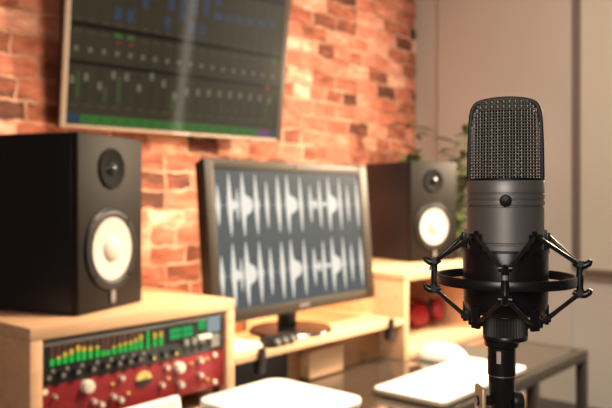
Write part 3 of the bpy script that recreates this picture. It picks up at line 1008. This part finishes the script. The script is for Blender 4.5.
gt = thing('drawing_tablet', 'thin white flat tablet lying on the glass worktop left of the microphone stand', 'drawing tablet', (0.885, -0.372, ZT))
MB().prism(rrect(0, 0, 0.50, 0.215, 0.018, 6), 0.006, 0.014, M['alu']).build('case', gt, bevel=0.001)
MB().prism(rrect(0, 0, 0.50, 0.215, 0.018, 6), 0.014, 0.021, M['white']).build('drawing_surface', gt, bevel=0.002)
for fx, fy in ((0.03, 0.03), (0.47, 0.03), (0.03, 0.185), (0.47, 0.185)):
    MB().lathe([(0, 0), (0.012, 0), (0.012, 0.006), (0, 0.006)], M['rubber'], 16, Matrix.Translation((fx, fy, 0))).build('foot', gt)

mp_ = MB().prism(rrect(1.30, -0.19, 1.62, -0.005, 0.02), ZT, ZT + 0.004, M['pad']).build('mouse_pad', bevel=0.001)
tag(mp_, 'grey mouse pad in front of the open plywood box', 'mouse pad')
ms = thing('computer_mouse', 'white arched computer mouse on the grey mouse pad', 'mouse', (1.372, -0.090, ZT + 0.004), R(14))
k = MB()
NL, NS = 18, 16
vs, fc = [], []
for i in range(NL + 1):
    f = -1 + 2 * i / NL
    yv = 0.084 * f
    wv = 0.036 * math.sqrt(max(0, 1 - abs(f) ** 3.2)) + 0.0005
    hv = 0.046 * (1 - abs(f) ** 2.2) ** 0.7 + 0.004 if abs(f) < 1 else 0.004
    for j in range(NS + 1):
        a = PI * j / NS
        vs.append((wv * math.cos(a), yv, 0.002 + hv * math.sin(a) ** 0.7))
for i in range(NL):
    for j in range(NS):
        a = i * (NS + 1) + j
        fc.append((a, a + 1, a + NS + 2, a + NS + 1))
    a = i * (NS + 1)
    fc.append((a, a + NS + 1, a + 2 * NS + 1, a + NS))
fc.append(tuple(range(NS + 1)))
fc.append(tuple(range(NL * (NS + 1), (NL + 1) * (NS + 1))))
k.add(vs, fc, M['white'])
k.build('shell', ms, smooth=1.0)
MB().box((-0.02, -0.06, 0), (0.02, 0.06, 0.003), M['alu']).build('glide_foot', ms)
MB().tube([(-0.004, -0.036, 0.0445), (0.004, -0.036, 0.0445)], 0.006, M['offwhite'], 14).build('scroll_wheel', ms)

# ------------------------------------------------------------------ red headphones in the right-hand box
hp = thing('headphones', 'red headphones lying inside the open plywood box', 'headphones', (1.74, 0.19, ZT + 0.0345), R(-8))
for s in (-1, 1):
    T = Matrix.Translation((s * 0.062, 0, 0.047 + 0.006 * s)) @ Matrix.Rotation(R(24 * s), 4, 'Z') @ RX
    e = MB().lathe([(0, -0.016), (0.040, -0.016), (0.046, -0.008), (0.046, 0.006), (0.038, 0.018), (0.016, 0.024), (0, 0.025)], M['redph'], 40, T).build('ear_cup', hp)
    MB().lathe([(0.020, -0.030), (0.040, -0.032), (0.044, -0.024), (0.042, -0.016), (0.022, -0.016)], M['rubber'], 32, T, closed=True).build('ear_pad', e)
MB().tube([(0.086 * math.cos(PI * t / 20), 0.045 + 0.062 * math.sin(PI * t / 20), 0.045 + 0.042 * math.sin(PI * t / 20)) for t in range(21)], 0.010, M['redph'], 12).build('headband', hp, smooth=1.0)

# ------------------------------------------------------------------ small things on the shelf by the monitor stand
ai = thing('audio_interface', 'small black audio box on the shelf edge before the monitor stand', 'audio interface', (0.665, 0.005, ZS))
MB().box((0, 0, 0.004), (0.105, 0.045, 0.026), M['black']).build('case', ai, bevel=0.003)
for x in (0.02, 0.05, 0.08):
    knob(0.008, 0.010, M['knobgrey'], x, 0.015, ai)
MB().box((0.01, 0.008, 0), (0.095, 0.038, 0.004), M['rubber']).build('foot', ai)
bk = MB().prism(rrect(0.545, 0.03, 0.660, 0.19, 0.004), ZS + 0.0005, ZS + 0.012, M['paper']).build('notebook', bevel=0.002)
tag(bk, 'white notebook lying on the shelf below the monitor, next to the rack cabinet', 'notebook')
for x, y, r, h, lab in ((0.705, 0.22, 0.022, 0.048, 'small pale pink jar under the monitor, nearer the rack cabinet'), (0.785, 0.25, 0.024, 0.045, 'small pale pink jar under the monitor, right beside the monitor neck')):
    j = thing('jar', lab, 'jar', (x, y, ZS))
    MB().lathe([(0, 0), (r * .85, 0), (r, h * .2), (r, h * .75), (r * .8, h * .88), (0, h * .88)], M['pinkpot'], 28).build('jar_body', j)
    MB().lathe([(0, h * .88), (r * .84, h * .88), (r * .84, h), (0, h)], M['paper'], 28).build('lid', j)

# ------------------------------------------------------------------ plant behind the right-hand speaker
pl = thing('potted_plant', 'green leafy potted plant standing in the corner behind the loudspeaker', 'plant', (2.42, 0.55, 0))
MB().lathe([(0, 0), (0.13, 0), (0.17, 0.30), (0.178, 0.30), (0.178, 0.34), (0.155, 0.34), (0.15, 0.29), (0, 0.29)], M['pot'], 40).build('pot', pl)
MB().lathe([(0, 0.291), (0.148, 0.291), (0.14, 0.31), (0, 0.315)], M['soil'], 32).build('soil', pl)
rn = random.Random(11)
stm, lv = MB(), MB()


def leaf(base, d, ln, wd, droop):
    side = d.cross(Vector((0, 0, 1)))
    if side.length < 1e-3:
        side = Vector((1, 0, 0))
    side.normalize()
    n = 6
    vs, fc = [], []
    for i in range(n + 1):
        t = i / n
        c = base + d * ln * t + Vector((0, 0, -droop * ln * t * t))
        hw = wd * math.sin(PI * min(0.98, t * 0.9 + 0.08)) ** 0.8
        if i == n:
            hw = 0.0008
        vs += [c - side * hw + Vector((0, 0, hw * .35)), c, c + side * hw + Vector((0, 0, hw * .35))]
    for i in range(n):
        a = 3 * i
        fc += [(a, a + 1, a + 4, a + 3), (a + 1, a + 2, a + 5, a + 4)]
    lv.add(vs, fc, M['leaf'])


for s in range(13):
    az = 2 * PI * s / 13 + rn.uniform(-.2, .2)
    top = rn.uniform(1.36, 1.50) if s % 5 else rn.uniform(1.54, 1.64)
    lean = rn.uniform(0.03, 0.15)
    pts = []
    for i in range(7):
        t = i / 6
        pts.append(Vector((0.05 * math.cos(az) + lean * t * t * math.cos(az), 0.05 * math.sin(az) + lean * t * t * math.sin(az), 0.30 + (top - 0.30) * t)))
    stm.tube(pts, [0.006, .0055, .005, .0045, .004, .003, .002], M['stem'], 6)
    for i in range(44 if top < 1.52 else 34):
        t = rn.uniform(0.5, 1.0)
        j = min(5, int(t * 6))
        p = pts[j].lerp(pts[j + 1], t * 6 - j)
        a2 = rn.uniform(0, 2 * PI)
        leaf(p, Vector((math.cos(a2), math.sin(a2), rn.uniform(0.0, 0.8))).normalized(), rn.uniform(0.07, 0.15), rn.uniform(0.014, 0.026), rn.uniform(0.1, 0.6))
stm.build('stems', pl, smooth=1.0)
o = lv.build('foliage', pl, smooth=1.0)
o['kind'] = 'stuff'

# low dark storage box by the right-hand wall
lbx = thing('storage_box', 'low dark storage box on the floor under the blind', 'box', (2.58, -0.12, 0))
MB().box((-0.2, -0.20, 0), (0.2, 0.42, 0.25), M['frame']).build('box_body', lbx, bevel=0.006)
MB().box((-0.205, -0.205, 0.25), (0.205, 0.425, 0.275), M['frame']).build('lid', lbx, bevel=0.004)
jt = thing('round_jar', 'small round tan jar on the low dark storage box', 'jar', (2.50, 0.15, 0.275))
MB().lathe([(0, 0), (0.03, 0), (0.045, 0.03), (0.04, 0.06), (0.02, 0.07), (0, 0.07)], M['brass'], 28).build('jar_body', jt)
MB().lathe([(0, 0.07), (0.022, 0.07), (0.02, 0.082), (0, 0.084)], M['pot'], 24).build('lid', jt)
